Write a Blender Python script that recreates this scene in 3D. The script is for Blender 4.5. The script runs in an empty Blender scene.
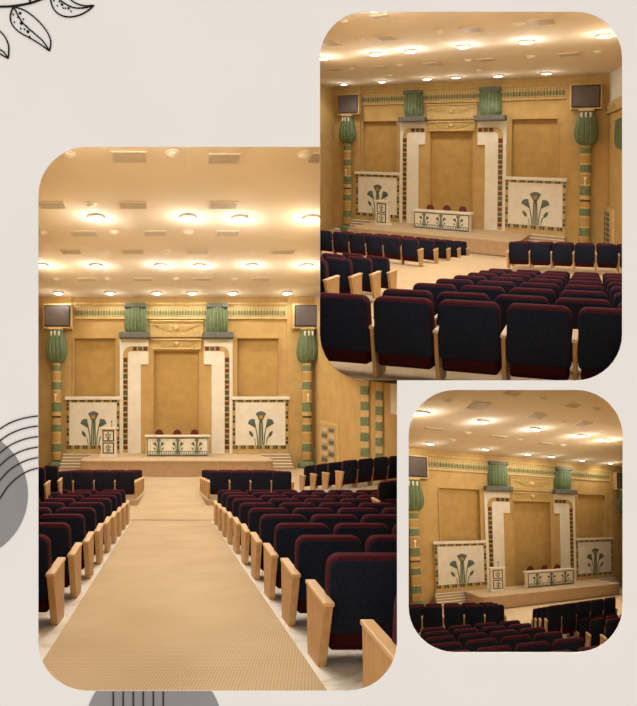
import bpy, bmesh, math, random
from mathutils import Vector, Matrix
random.seed(4)
S = bpy.context.scene
COL = S.collection
F, CX, CY = 560.0, 318.5, 353.0           # focal length in pixels, picture centre
V = Vector
def ray(u, v): return V(((u-CX)/F, 1.0, (CY-v)/F))
def at(u, v, y): return ray(u, v)*y
def proj(p): return (CX+F*p.x/p.y, CY-F*p.z/p.y)

# ------------------------------------------------------------------ materials
def principled(name, col, rough=.6, spec=.3, metal=0.0):
    m = bpy.data.materials.new(name); m.use_nodes = True
    b = m.node_tree.nodes['Principled BSDF']
    b.inputs['Base Color'].default_value = (*col, 1); b.inputs['Roughness'].default_value = rough
    b.inputs['Specular IOR Level'].default_value = spec; b.inputs['Metallic'].default_value = metal
    return m, m.node_tree, b
def noisy(name, c1, c2, scale=3.0, detail=5, rough=.7, spec=.25, bump=0.0, lo=.35, hi=.65, bscale=None, stretch=None):
    m, t, b = principled(name, c1, rough, spec)
    tc = t.nodes.new('ShaderNodeTexCoord'); src = tc.outputs['Object']
    if stretch:
        mp = t.nodes.new('ShaderNodeMapping'); mp.inputs['Scale'].default_value = stretch
        t.links.new(src, mp.inputs['Vector']); src = mp.outputs['Vector']
    n = t.nodes.new('ShaderNodeTexNoise'); n.inputs['Scale'].default_value = scale; n.inputs['Detail'].default_value = detail
    t.links.new(src, n.inputs['Vector'])
    r = t.nodes.new('ShaderNodeValToRGB'); r.color_ramp.elements[0].position = lo; r.color_ramp.elements[1].position = hi
    r.color_ramp.elements[0].color = (*c1, 1); r.color_ramp.elements[1].color = (*c2, 1)
    t.links.new(n.outputs['Fac'], r.inputs['Fac']); t.links.new(r.outputs['Color'], b.inputs['Base Color'])
    if bump:
        n2 = t.nodes.new('ShaderNodeTexNoise'); n2.inputs['Scale'].default_value = bscale or scale*6
        t.links.new(src, n2.inputs['Vector'])
        bp = t.nodes.new('ShaderNodeBump'); bp.inputs['Strength'].default_value = bump; bp.inputs['Distance'].default_value = .02
        t.links.new(n2.outputs['Fac'], bp.inputs['Height']); t.links.new(bp.outputs['Normal'], b.inputs['Normal'])
    return m
def carpet_mat(name, c1, c2, s):
    m, t, b = principled(name, c1, .95, .05)
    tc = t.nodes.new('ShaderNodeTexCoord')
    w1 = t.nodes.new('ShaderNodeTexWave'); w1.inputs['Scale'].default_value = s; w1.bands_direction = 'X'; w1.inputs['Distortion'].default_value = 1.2
    w2 = t.nodes.new('ShaderNodeTexWave'); w2.inputs['Scale'].default_value = s*.8; w2.bands_direction = 'Y'; w2.inputs['Distortion'].default_value = 1.2
    n = t.nodes.new('ShaderNodeTexNoise'); n.inputs['Scale'].default_value = 1.3; n.inputs['Detail'].default_value = 6
    for q in (w1, w2, n): t.links.new(tc.outputs['Object'], q.inputs['Vector'])
    mu = t.nodes.new('ShaderNodeMath'); mu.operation = 'MULTIPLY'
    t.links.new(w1.outputs['Fac'], mu.inputs[0]); t.links.new(w2.outputs['Fac'], mu.inputs[1])
    ad = t.nodes.new('ShaderNodeMath'); ad.operation = 'MULTIPLY_ADD'; ad.inputs[1].default_value = .6
    t.links.new(mu.outputs[0], ad.inputs[0]); 
    n2 = t.nodes.new('ShaderNodeMath'); n2.operation = 'MULTIPLY'; n2.inputs[1].default_value = .5
    t.links.new(n.outputs['Fac'], n2.inputs[0]); t.links.new(n2.outputs[0], ad.inputs[2])
    r = t.nodes.new('ShaderNodeValToRGB'); r.color_ramp.elements[0].position = .2; r.color_ramp.elements[1].position = .75
    r.color_ramp.elements[0].color = (*c1, 1); r.color_ramp.elements[1].color = (*c2, 1)
    t.links.new(ad.outputs[0], r.inputs['Fac']); t.links.new(r.outputs['Color'], b.inputs['Base Color'])
    return m
def marble_mat(name, c1, c2):
    m, t, b = principled(name, c1, .35, .4)
    tc = t.nodes.new('ShaderNodeTexCoord')
    n = t.nodes.new('ShaderNodeTexNoise'); n.inputs['Scale'].default_value = 1.6; n.inputs['Detail'].default_value = 8; n.inputs['Distortion'].default_value = 1.5
    t.links.new(tc.outputs['Object'], n.inputs['Vector'])
    r = t.nodes.new('ShaderNodeValToRGB'); e = r.color_ramp.elements
    e[0].position = .46; e[0].color = (*c1, 1); e[1].position = .54; e[1].color = (*c1, 1)
    k = e.new(.50); k.color = (*c2, 1)
    t.links.new(n.outputs['Fac'], r.inputs['Fac']); t.links.new(r.outputs['Color'], b.inputs['Base Color'])
    return m
def emit_mat(name, col, s):
    m, t, b = principled(name, col, .5, .2)
    b.inputs['Emission Color'].default_value = (*col, 1); b.inputs['Emission Strength'].default_value = s
    return m
M = {}
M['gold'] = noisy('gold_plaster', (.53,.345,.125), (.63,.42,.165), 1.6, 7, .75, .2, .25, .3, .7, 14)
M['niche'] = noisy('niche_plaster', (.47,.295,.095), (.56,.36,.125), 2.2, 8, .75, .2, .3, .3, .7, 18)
M['pale_gold'] = noisy('pale_gold_trim', (.60,.42,.175), (.68,.50,.23), 4, 4, .6, .3, .1)
M['gold_relief'] = noisy('gilded_relief', (.52,.35,.115), (.62,.44,.17), 6, 4, .5, .4, .1)
M['ceiling'] = noisy('cream_ceiling', (.86,.755,.60), (.88,.775,.62), 1.0, 4, .9, .1)
M['white_wall'] = noisy('white_plaster', (.80,.74,.62), (.84,.78,.66), 2, 4, .8, .2)
M['ivory'] = noisy('ivory_stone', (.82,.76,.62), (.88,.83,.71), 2.5, 7, .55, .3)
M['carpet'] = carpet_mat('woven_tan_carpet', (.47,.35,.21), (.70,.56,.38), 14)
M['carpet_plain'] = noisy('tan_carpet', (.58,.44,.275), (.65,.50,.325), 5, 6, .95, .05)
M['stage'] = noisy('stage_carpet', (.50,.34,.20), (.55,.385,.23), 6, 6, .9, .1)
M['marble'] = marble_mat('white_marble', (.90,.87,.82), (.74,.68,.58))
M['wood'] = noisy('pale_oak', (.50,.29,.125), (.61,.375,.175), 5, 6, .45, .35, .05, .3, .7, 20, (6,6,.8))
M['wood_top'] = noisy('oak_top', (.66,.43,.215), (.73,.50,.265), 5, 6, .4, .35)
M['navy'] = noisy('navy_fabric', (.011,.014,.028), (.018,.023,.042), 60, 3, .95, .08, .3)
M['burgundy'] = noisy('burgundy_fabric', (.062,.010,.018), (.088,.015,.025), 50, 3, .9, .12, .3)
M['dark_burgundy'] = noisy('deep_burgundy_fabric', (.030,.004,.006), (.040,.006,.008), 50, 3, .9, .1)
M['red_chair'] = noisy('dark_red_leather', (.14,.022,.012), (.18,.03,.018), 20, 3, .5, .3)
M['green'] = noisy('green_paint', (.095,.140,.062), (.14,.19,.088), 6, 4, .5, .35)
M['green_light'] = noisy('light_green_paint', (.21,.26,.13), (.27,.32,.17), 6, 4, .5, .3)
M['green_band'] = noisy('green_band_paint', (.14,.19,.09), (.20,.25,.12), 8, 4, .6, .3)
M['slate'] = noisy('slate_paint', (.12,.125,.10), (.17,.17,.14), 8, 4, .6, .3)
M['tile_red'] = noisy('dark_red_tile', (.13,.022,.014), (.19,.04,.022), 9, 3, .4, .4)
M['tile_green'] = noisy('dark_green_tile', (.065,.085,.045), (.11,.13,.06), 9, 3, .4, .4)
M['tile_dark'] = noisy('dark_brown_tile', (.06,.04,.018), (.10,.07,.03), 9, 3, .4, .4)
M['tile_gold'] = noisy('gold_tile', (.50,.33,.11), (.60,.42,.16), 9, 3, .4, .4)
M['blue_grey'] = noisy('blue_grey_paint', (.10,.13,.13), (.15,.18,.17), 9, 3, .5, .3)
M['lotus_green'] = noisy('lotus_green_paint', (.085,.125,.065), (.12,.165,.085), 9, 3, .5, .3)
M['orange'] = noisy('ochre_paint', (.55,.28,.05), (.62,.34,.08), 9, 3, .5, .3)
M['olive'] = noisy('olive_paint', (.24,.22,.085), (.31,.28,.12), 8, 4, .6, .3)
M['screen'] = noisy('dull_screen', (.105,.082,.075), (.12,.095,.086), 3, 2, .35, .4)
M['screen_frame'] = noisy('black_bezel', (.025,.012,.012), (.035,.018,.016), 9, 2, .5, .3)
M['lamp'] = emit_mat('lamp_glass', (1,.93,.80), 5.0)
M['lamp_rim'] = noisy('lamp_rim_metal', (.62,.54,.42), (.68,.60,.48), 9, 2, .4, .4)
M['dome'] = noisy('frosted_dome', (.88,.80,.66), (.92,.85,.72), 4, 2, .4, .4)
M['vent'] = noisy('vent_metal', (.76,.66,.51), (.79,.69,.54), 6, 2, .6, .3)
M['vent_dark'] = noisy('vent_louver', (.60,.51,.38), (.65,.55,.42), 6, 2, .6, .3)
M['board'] = noisy('beige_board', (.795,.735,.668), (.812,.75,.682), 2, 3, .95, .02)
M['ink'] = noisy('black_ink', (.008,.005,.005), (.012,.008,.008), 20, 2, .8, .1)
M['brown_ink'] = noisy('brown_ink', (.035,.018,.013), (.045,.024,.018), 20, 2, .8, .1)
M['grey_card'] = noisy('grey_card', (.262,.243,.228), (.276,.256,.242), 6, 3, .9, .05)
M['tunnel'] = noisy('reveal_plaster', (.62,.45,.22), (.66,.49,.25), 2, 4, .9, .1)
M['paper'] = noisy('white_paper', (.80,.79,.76), (.86,.85,.82), 2, 2, .8, .2)

# ------------------------------------------------------------------ mesh builder
class MB:
    def __init__(s, f=None): s.v=[]; s.f=[]; s.mi=[]; s.fn=f or (lambda x,d,z: V((x,d,z)))
    def add(s, pts): 
        k=len(s.v); s.v += [s.fn(*p) for p in pts]; return k
    def face(s, idx, m=0): s.f.append(tuple(idx)); s.mi.append(m)
    def poly(s, pts, m=0):
        k=s.add(pts); s.face(range(k,k+len(pts)), m)
    def box(s, x0,x1,d0,d1,z0,z1,m=0):
        k=s.add([(x0,d0,z0),(x1,d0,z0),(x1,d1,z0),(x0,d1,z0),(x0,d0,z1),(x1,d0,z1),(x1,d1,z1),(x0,d1,z1)])
        for q in ((0,1,2,3),(4,5,6,7),(0,1,5,4),(1,2,6,5),(2,3,7,6),(3,0,4,7)): s.face([k+i for i in q], m)
        return s
    def prism(s, pts, d0, d1, m=0):               # outline in (x,z), extruded in d
        n=len(pts); k=s.add([(x,d0,z) for x,z in pts]+[(x,d1,z) for x,z in pts])
        s.face(range(k,k+n),m); s.face(range(k+n,k+2*n),m)
        for i in range(n): j=(i+1)%n; s.face((k+i,k+j,k+n+j,k+n+i),m)
        return s
    def loops(s, L, m=0, cap=True):
        ks=[s.add(l) for l in L]; n=len(L[0])
        for a,b in zip(ks,ks[1:]):
            for i in range(n): j=(i+1)%n; s.face((a+i,a+j,b+j,b+i),m)
        if cap: s.face(range(ks[0],ks[0]+n),m); s.face(range(ks[-1],ks[-1]+n),m)
        return s
    def lathe(s, cx, cd, prof, n=20, ribs=0, amp=0, mats=None, vertical=True):
        L=[]
        for z,r in prof:
            l=[]
            for i in range(n):
                t=2*math.pi*i/n; q=r*(1+amp*(abs(math.sin(t*ribs/2))-.6)) if ribs else r
                l.append((cx+q*math.cos(t), cd+q*math.sin(t), z))
            L.append(l)
        ks=[s.add(l) for l in L]
        for w,(a,b) in enumerate(zip(ks,ks[1:])):
            for i in range(n): j=(i+1)%n; s.face((a+i,a+j,b+j,b+i), mats[w] if mats else 0)
        s.face(range(ks[0],ks[0]+n),mats[0] if mats else 0); s.face(range(ks[-1],ks[-1]+n),mats[-1] if mats else 0)
        return s
    def build(s, name, mats, parent=None, loc=None, bevel=0, smooth=False):
        loc = loc if loc is not None else (parent['_w'] if parent is not None and '_w' in parent else None)
        L = V(loc) if loc is not None else V((0,0,0))
        me=bpy.data.meshes.new(name)
        me.from_pydata([tuple(p-L) for p in s.v],[],s.f)
        mats = mats if isinstance(mats,(list,tuple)) else [mats]
        for m in mats: me.materials.append(m)
        for p,i in zip(me.polygons,s.mi): p.material_index=i
        bm=bmesh.new(); bm.from_mesh(me)
        bmesh.ops.recalc_face_normals(bm, faces=bm.faces)
        if bevel:
            es=[e for e in bm.edges if len(e.link_faces)==2 and e.calc_face_angle(0)>.6]
            bmesh.ops.bevel(bm, geom=es, offset=bevel, segments=2, affect='EDGES', profile=.5)
        bm.to_mesh(me); bm.free()
        if smooth:
            for p in me.polygons: p.use_smooth=True
            if hasattr(me,'set_sharp_from_angle'): me.set_sharp_from_angle(angle=.7)
        o=bpy.data.objects.new(name, me); COL.objects.link(o)
        if parent is not None: o.parent=parent
        elif loc is not None: o.location=L
        o['_w']=L
        ROOM.append(o)
        return o
ROOM=[]
def tag(o,label,cat,group=None):
    o['label']=label; o['category']=cat
    if group: o['group']=group
    return o
def thing(name,label,cat,loc,group=None):
    o=bpy.data.objects.new(name,None); o.empty_display_size=.1; COL.objects.link(o); o.location=loc
    o['_w']=V(loc); return tag(o,label,cat,group)
def struct(o): o['kind']='structure'; return o

# ------------------------------------------------------------------ frames of the three halls
class Frame:
    def __init__(s, EX, A, EZ, O): s.EX,s.A,s.EZ,s.O = V(EX),V(A),V(EZ),V(O)
    def __call__(s,x,d,z): return s.O+s.EX*x-s.A*d+s.EZ*z
    def hit(s,u,v,x=None,d=None,z=None):
        r=ray(u,v); cols=[]; b=-s.O.copy()
        if x is None: cols.append(s.EX)
        else: b-=s.EX*x
        if d is None: cols.append(-s.A)
        else: b+=s.A*d
        if z is None: cols.append(s.EZ)
        else: b-=s.EZ*z
        m=Matrix((cols[0],cols[1],-r)).transposed(); q=m.inverted()@b
        out=[];k=0
        for w in (x,d,z):
            if w is None: out.append(q[k]); k+=1
            else: out.append(w)
        return out
Q=.0518
def X(u): return (u-177)*Q
def Z(v): return (467-v)*Q
F1=Frame((1,0,0), ray(170,420), (0,0,1), ray(177,467)*29)
F2=Frame((.9036,-.5302,-.2044), ray(640,160)*.65, (0,-.0346,.9994), (7.5364,31.8199,6.4744))
F3=Frame((1.2729,.7933,-.2396), ray(320,540)*.75, (-.0517,-.0689,.9963), (13.7549,35.5736,-15.3582))
F1R=Frame(F1.EX, ray(170,390), F1.EZ, F1.O)
F2R=Frame(F2.EX, ray(483,166), F2.EZ, F2.O)
HC=8.78                                          # ceiling height

# ------------------------------------------------------------------ hall contents
def lotus(mb, f, cu, base, sc=1.0, d0=.0, blue=0, green=1, och=2, cz=None):
    """lotus bouquet; cu,base = centre / foot, units of 1 unit = Q*sc metres"""
    q=Q*sc
    def P(du,dv): return (cu+du*q, base+dv*q)
    def shp(pts,m,t): mb.prism([P(*p) for p in pts], d0, d0+t, m)
    for du in (-1.9,0,1.9): shp([(du-.6,0),(du+.6,0),(du*.7+.55,23),(du*.7-.55,23)],green,.015)
    def fan(bx,by,ang,L,w,m0,m1):
        def R(x,y): c,s_=math.cos(ang),math.sin(ang); return (bx+x*c-y*s_, by+x*s_+y*c)
        shp([R(-w*.06,0),R(w*.06,0),R(w*.40,L*.66),R(-w*.40,L*.66)],m0,.02)
        top=[R(-w*.5+w*i/8, L*(.80+.20*math.sin(math.pi*i/8))) for i in range(9)]
        shp([R(w*.40,L*.62),R(-w*.40,L*.62)]+top,m1,.03)
    fan(0,22,0,11.5,10.5,green,blue); shp([(-1.4,26),(1.4,26),(2,29.3),(-2,29.3)],och,.034)
    for s_ in (-1,1):
        fan(s_*5,17,-s_*.62,10,8,green,blue)
        shp([(s_*3.2-.4,0),(s_*3.2+.4,0),(s_*3.6+.5,9),(s_*5.2+.4,17.5),(s_*5.2-.5,17.5),(s_*3.6-.5,9)],green,.015)
        shp([(s_*5.2-.3,0),(s_*5.2+.3,0),(s_*6.2+.4,6),(s_*8.3+.2,9),(s_*8.3-.3,9.4),(s_*6.2-.4,7)],green,.015)
        shp([(s_*7.6,8),(s_*9.8,8.6),(s_*11.6,11.5),(s_*11.6,14.3),(s_*9.2,13.0),(s_*7.6,10.6)],green,.02)

HALL={1:('left view','left view'),2:('upper right view','upper right view'),3:('lower right view','lower right view')}
CEIL={
1:dict(lamps=[(96,217.7),(187.8,217.7),(239.6,218.7),(311,218.7),(41.8,265.5),(96,265.8),(160.5,265.8),(199.6,265.8),(251.4,265.8),(306.5,265.8),(58.3,293),(110,293),(157,293),(192.5,293),(232.5,293),(287,293)],
 domes=[(69,155),(172.7,154),(304.6,155),(90.3,204.5),(114.8,232.8),(188.3,232.8),(41.8,232.8),(105,251.6),(166.6,251.6),(252.8,251.6),(55.9,279),(107.7,279),(176,279),(234.9,279)],
 vents=[(129.5,156.5,35,11),(224,158,32,7),(317,157,14,9),(52,204.8,26,3.5),(133,204.8,28,3.5),(223.5,204.8,29,3.5),(84,232.8,26,2.6),(155,232.8,22,2.4),(227.5,232.8,23,2.4),(71,251.3,20,3.4),(133,251.3,22,3.4),(197.5,251.3,21,3.4),(283.5,251.3,23,3.4),(87,279,18,1.8),(143,279,18,1.8),(202,279,20,1.8),(261,279,18,1.8)]),
2:dict(lamps=[(375,53.9),(410.8,50.9),(463.4,46.4),(323.5,58.3),(343.9,83.8),(382,81.4),(427,78.7),(456,77),(526.2,41.7),(604.5,35.6),(498,75.7),(546.6,73)],
 domes=[(344,21),(359,40),(440,31.5),(352,68.5),(400,65),(468.5,60.4),(389.7,75.3),(518.4,24.4),(531,56.7),(598,51.6),(480,70.3)],
 vents=[(381,16,22,3.5),(386,37.3,20,5),(471,29.5,22,5),(331,43,18,5),(336,69.5,13,2.2),(381,66.8,15,2.4),(433,63.8,18,3),(543,21.3,27,6),(568.7,54.3,21,3),(486,59.4,18,2.6)]),
3:dict(lamps=[(423,412.8),(483.4,421.4),(535.6,429),(582.2,435.6),(607.8,440),(430.2,443.5),(485,449),(527.6,453.9),(551.8,456.3),(581.9,460),(610.5,462.9)],
 domes=[(446.5,401),(543,398.6),(596.7,409),(468,433),(520,439.4),(562.9,445),(565,421.8),(452.7,440)],
 vents=[(477.5,405.5,22,8),(537.3,415.2,18,6),(582.9,423.5,15,6),(573,405,15,4.5),(434,429,20,3),(497.6,436.6,17,2.6),(545,443.5,14,2.6),(512,392.8,18,4)])}
LAMPW={1:250.0,2:245.0,3:350.0}
ORD=['first','second','third','fourth','fifth','sixth','seventh','eighth','ninth','tenth','eleventh','twelfth','thirteenth','fourteenth','fifteenth','sixteenth','seventeenth','eighteenth']

def CU(u,d): return -.363+(u-170)/F*(29-d)
def hall(k, f, ulo, uhi, dl=0, dx=0):
    where,view=HALL[k]
    B=lambda: MB(f)
    # --- stage wall with three niches
    us=[ulo,74.4,115.6,153.8,199,237,278.5,uhi]; vs=[290,338.4,351,467]
    mb=B()
    nic=[(74.4,115.6,338.4),(153.8,199,351),(237,278.5,338.4)]
    for a,b in zip(us,us[1:]):
        top=[n for n in nic if n[0]==a]
        t=top[0][2] if top else 467
        mb.poly([(X(a),0,Z(290)),(X(b),0,Z(290)),(X(b),0,Z(t)),(X(a),0,Z(t))])
    for a,b,t in nic:
        D=-.32
        for q in ([(a,t),(b,t)],[(a,t),(a,467)],[(b,t),(b,467)]):
            (u0,v0),(u1,v1)=q
            mb.poly([(X(u0),0,Z(v0)),(X(u1),0,Z(v1)),(X(u1),D,Z(v1)),(X(u0),D,Z(v0))])
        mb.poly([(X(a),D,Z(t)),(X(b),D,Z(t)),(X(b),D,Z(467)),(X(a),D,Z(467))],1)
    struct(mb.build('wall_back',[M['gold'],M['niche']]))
    # niche frames (slim raised architraves)
    for a,b,t in nic:
        w=1.3; n=B()
        n.box(X(a-w),X(b+w),0,.05,Z(t),Z(t-w)); n.box(X(a-w),X(a),0,.05,0.7,Z(t)); n.box(X(b),X(b+w),0,.05,.7,Z(t))
        struct(n.build('trim_niche',M['gold']))
    # corner piers
    piers=[(ulo,72+dl,'left')]+[(286.5,uhi,'right')]
    for a,b,_ in piers:
        struct(B().box(X(a),X(b),0,.15,0,HC).build('wall_pier',M['gold']))
    # ceiling cornice mouldings
    n=B(); n.box(X(72+dl),X(286.5),0,.22,Z(305.6),Z(303.2)); n.box(X(72+dl),X(286.5),0,.12,Z(307.2),Z(305.6))
    struct(n.build('trim_cornice',M['gold_relief'],bevel=.02))
    # frieze
    c=f(X(180),0,Z(319))
    fr=thing('frieze','gilded frieze of green lotus buds under the ceiling, '+where,'frieze',c)
    B().box(X(72+dl),X(286.5),0,.09,Z(319),Z(307.2)).build('frieze_panel',M['pale_gold'],fr)
    B().box(X(72+dl),X(286.5),0,.16,Z(319.6),Z(317.6)).build('molding',M['pale_gold'],fr,bevel=.02)
    n=B(); i=0; u=73.5+dl
    while u<285:
        n.prism([(X(u-.75),Z(315.6)),(X(u+.75),Z(315.6)),(X(u+.95),Z(312.2)),(X(u),Z(309.8)),(X(u-.95),Z(312.2))],.09,.12,i%2)
        n.prism([(X(u+1.1),Z(315.4)),(X(u+1.7),Z(315.4)),(X(u+1.4),Z(311))],.09,.11,2)
        n.box(X(u-.6),X(u+.7),.09,.11,Z(317.2),Z(316.4),2); n.box(X(u-.4),X(u+.5),.09,.11,Z(309),Z(308.2),2)
        u+=2.8; i+=1
    n.build('lotus_bud_row',[M['olive'],M['green_band'],M['olive']],fr)
    # winged discs
    for (v0,v1,uL,uR,nm) in ((321,337.5,150,203,'upper'),(339.5,350,152,201,'lower')):
        cu=176.3; vm=(v0+v1)/2-.6
        t=thing('winged_disc_relief','gilded winged sun disc, %s of two over the middle niche, %s'%(nm,where),'relief',f(X(cu),0,Z(v1)))
        n=B(); n.box(X(uL),X(uR),0,.12,Z(v1),Z(v0)); n.build('backing',M['gold_relief'],t)
        n=B(); n.box(X(uL),X(uR),.12,.24,Z(v0+1.4),Z(v0)); n.box(X(uL),X(uR),.12,.20,Z(v1),Z(v1-1.0)); n.build('molding',M['pale_gold'],t,bevel=.02)
        if nm=='upper':
            n=B(); u=uL+1
            while u<uR-1: n.box(X(u),X(u+.9),.12,.19,Z(v1-1.1),Z(v1-3.0)); u+=1.7
            n.build('dentil_row',M['pale_gold'],t)
        r=2.9*Q; n=B(); L=[]
        for j in range(6):
            ph=j/5*math.pi/2; L.append([(X(cu)+r*math.cos(ph)*math.cos(2*math.pi*i/20), .12+.14*math.sin(ph), Z(vm)+r*math.cos(ph)*math.sin(2*math.pi*i/20)) for i in range(20)])
        n.loops(L[:-1]); n.build('sun_disc',M['pale_gold'],t,smooth=True)
        for s_ in (-1,1):
            n=B(); 
            for j in range(5):
                a0=3.2; y=vm-2.2+j*1.15; Lw=22-j*3.0
                n.prism([(X(cu+s_*a0),Z(y+.5)),(X(cu+s_*(a0+Lw*.55)),Z(y+.7-.6)),(X(cu+s_*(a0+Lw)),Z(y-.9)),(X(cu+s_*(a0+Lw*.55)),Z(y-.75)),(X(cu+s_*a0),Z(y-.5))],.12,.17)
            n.build('wing',M['gold_relief'],t)
    # piers in ivory stone + green bundle capitals
    for s_,side in ((1,'left'),(-1,'right')):
        m=lambda u: X(u) if s_==1 else X(352.4-u)
        other='table' 
        t=thing('stone_pilaster','ivory pilaster with dark mosaic strip %s of the middle niche, %s'%(side,where),'pilaster',f(m(134),0,.7))
        n=B(); n.prism([(m(120),Z(339)),(m(148.6),Z(339)),(m(148.6),Z(364.8)),(m(141),Z(364.8)),(m(141),.7),(m(120),.7)],0,.14)
        n.build('shaft',M['ivory'],t,bevel=.012)
        n=B(); cn=(131.2,354.6); ro,ri=7.9,3.1
        n.prism([(m(123.3),.75),(m(128.1),.75),(m(128.1),Z(354.6)),(m(123.3),Z(354.6))],.14,.155,3)
        n.prism([(m(131.2),Z(346.7)),(m(148.5),Z(346.7)),(m(148.5),Z(351.5)),(m(131.2),Z(351.5))],.14,.155,3)
        for j in range(4):
            a0,a1=math.pi/2*j/4,math.pi/2*(j+1)/4
            pt=lambda r,a:(m(cn[0]-r*math.cos(a)),Z(cn[1]-r*math.sin(a)))
            n.prism([pt(ro,a0),pt(ro,a1),pt(ri,a1),pt(ri,a0)],.14,.155,3 if j%2 else 4)
        v=358; i=0; seq=[0,1,0,1,2,0,1,2]
        while v<450:
            h=4.6 if i%3==0 else 3.6
            n.prism([(m(123.7),Z(v+h)),(m(127.7),Z(v+h)),(m(127.7),Z(v)),(m(123.7),Z(v))],.155,.17,seq[i%8]); v+=h+1.5; i+=1
        u=133; i=0
        while u<146:
            n.prism([(m(u),Z(347.1)),(m(u+4),Z(347.1)),(m(u+4),Z(351.1)),(m(u),Z(351.1))],.155,.17,[0,1,0][i%3]); u+=5.3; i+=1
        n.build('mosaic_strip',[M['tile_red'],M['tile_green'],M['tile_dark'],M['tile_gold'],M['tile_gold']],t)
        t=thing('papyrus_capital','green papyrus capital above the ivory pilaster %s of the middle niche, %s'%(side,where),'capital',f(m(135.4),.1,Z(339.5)))
        n=B(); n.box(min(m(120.2),m(150.4)),max(m(120.2),m(150.4)),0,.75,Z(339.5),Z(334.2)); n.build('base_slab',M['slate'],t,bevel=.02)
        n=B(); n.box(min(m(125.6),m(146.2)),max(m(125.6),m(146.2)),0,.62,Z(309.4),Z(305.2)); n.build('top_slab',M['slate'],t,bevel=.02)
        n=B(); pr=[(Z(334.2),.47),(Z(331),.54),(Z(326),.57),(Z(320),.56),(Z(315),.53),(Z(311),.50),(Z(309.4),.49)]
        n.lathe(m(135.9),.1,pr,48,16,.10); n.build('papyrus_bundle',M['green'],t,smooth=True)
        n=B()
        for j in range(9):
            a=math.pi*(j+.5)/9
            for (z0,r0),(z1,r1) in zip(pr[1:-1],pr[2:]):
                w=.022
                n.loops([[(m(135.9)+(r0*1.01)*math.cos(a+e*w/r0),.1+(r0*1.01)*math.sin(a+e*w/r0),z0) for e in (-1,1)]+[(m(135.9)+(r0*1.045)*math.cos(a),.1+(r0*1.045)*math.sin(a),z0)],
                         [(m(135.9)+(r1*1.01)*math.cos(a+e*w/r1),.1+(r1*1.01)*math.sin(a+e*w/r1),z1) for e in (-1,1)]+[(m(135.9)+(r1*1.045)*math.cos(a),.1+(r1*1.045)*math.sin(a),z1)]])
        n.build('stem_ribs',M['green_light'],t)
    # ornament panels
    for (uL,uR,side) in ((67.2,120,'left'),(232,287.3,'right')):
        if side=='right' and k==1: pass
        t=thing('lotus_panel','white stone panel with green lotus bouquet, %s of the stage, %s'%(side,where),'panel',f(X((uL+uR)/2),0,Z(449)))
        n=B().box(X(uL),X(uR),0,.22,Z(449),Z(400)); n.build('panel_body',M['ivory'],t,bevel=.012)
        n=B().box(X(uL-1.2),X(uR+1.0),0,.34,Z(400),Z(396.8)); n.build('panel_cap',M['ivory'],t,bevel=.015)
        n=B(); i=0
        n.box(X(uL),X(uR),.22,.228,Z(449),Z(445),2); n.box(X(uL),X(uR),.22,.228,Z(402.6),Z(400),2)
        n.box(X(uL),X(uL+2.9),.22,.228,Z(445),Z(402.6),2); n.box(X(uR-2.9),X(uR),.22,.228,Z(445),Z(402.6),2)
        u=uL
        while u<uR-2:
            n.box(X(u+.2),X(u+2.3),.22,.235,Z(448.6),Z(445.2),i%3); n.box(X(u+.2),X(u+2.3),.22,.235,Z(402.4),Z(400.2),(i+1)%3); u+=2.65; i+=1
        v=403; i=0
        while v<443:
            n.box(X(uL+.3),X(uL+2.6),.22,.235,Z(v+3.2),Z(v),i%3); n.box(X(uR-2.6),X(uR-.3),.22,.235,Z(v+3.2),Z(v),(i+1)%3); v+=4.2; i+=1
        n.build('mosaic_border',[M['tile_green'],M['tile_dark'],M['tile_gold']],t)
        n=B(); lotus(n,f,X((uL+uR)/2+.5),Z(444.8),1.0,.22); n.build('lotus_bouquet',[M['blue_grey'],M['lotus_green'],M['orange']],t)
        struct(B().box(X(uL),X(uR),0,.18,0,Z(449)).build('trim_plinth',M['pale_gold']))
    # columns, monitors
    for cu,side in ((56.5,'left'),(307,'right')):
        cd=.62; cu+=dl if side=='left' else 0; ucol=cu; cu=177+CU(cu,cd)/Q; um=lambda u:CU(u,.76)
        t=thing('lotus_column','tall banded lotus column at the %s end of the stage wall, %s'%(side,where),'column',f(X(cu),cd,0))
        n=B(); n.lathe(X(cu),cd,[(0,.44),(.12,.46),(.24,.44),(.34,.33),(.36,.25)],24); n.build('base',M['green_band'],t,smooth=True)
        prof=[];mats=[]
        bands=[(459,0),(452,0),(451,1),(443,2),(441.5,1),(433,0),(431.5,1),(424.5,2),(423,1),(418,0),(416,3),(412,1),(403,2),(401.5,1),(392,0),(390.5,1),(383,2),(381.5,1),(374,0),(372.5,1),(367,2),(364.5,0)]
        for v,mm in bands: prof.append((Z(v),.235 if mm!=1 else .25)); mats.append(mm)
        n=B(); n.lathe(X(cu),cd,prof,20,0,0,mats[1:]); n.build('shaft',[M['niche'],M['pale_gold'],M['green_band'],M['tile_dark']],t)
        n=B(); n.prism([(X(cu-.5),Z(402)),(X(cu+.5),Z(402)),(X(cu+.5),Z(398)),(X(cu+1.3),Z(394.5)),(X(cu-1.3),Z(394.5)),(X(cu-.5),Z(398))],cd+.2,cd+.27); n.build('lotus_mark',M['ivory'],t)
        pr=[(Z(364.5),.25),(Z(362.5),.36),(Z(359),.46),(Z(354),.505),(Z(348),.48),(Z(342),.42),(Z(337),.36),(Z(334),.33),(Z(332.5),.34)]
        n=B(); n.lathe(X(cu),cd,pr,60,12,.14); n.build('capital',M['green'],t,smooth=True)
        n=B()
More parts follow.
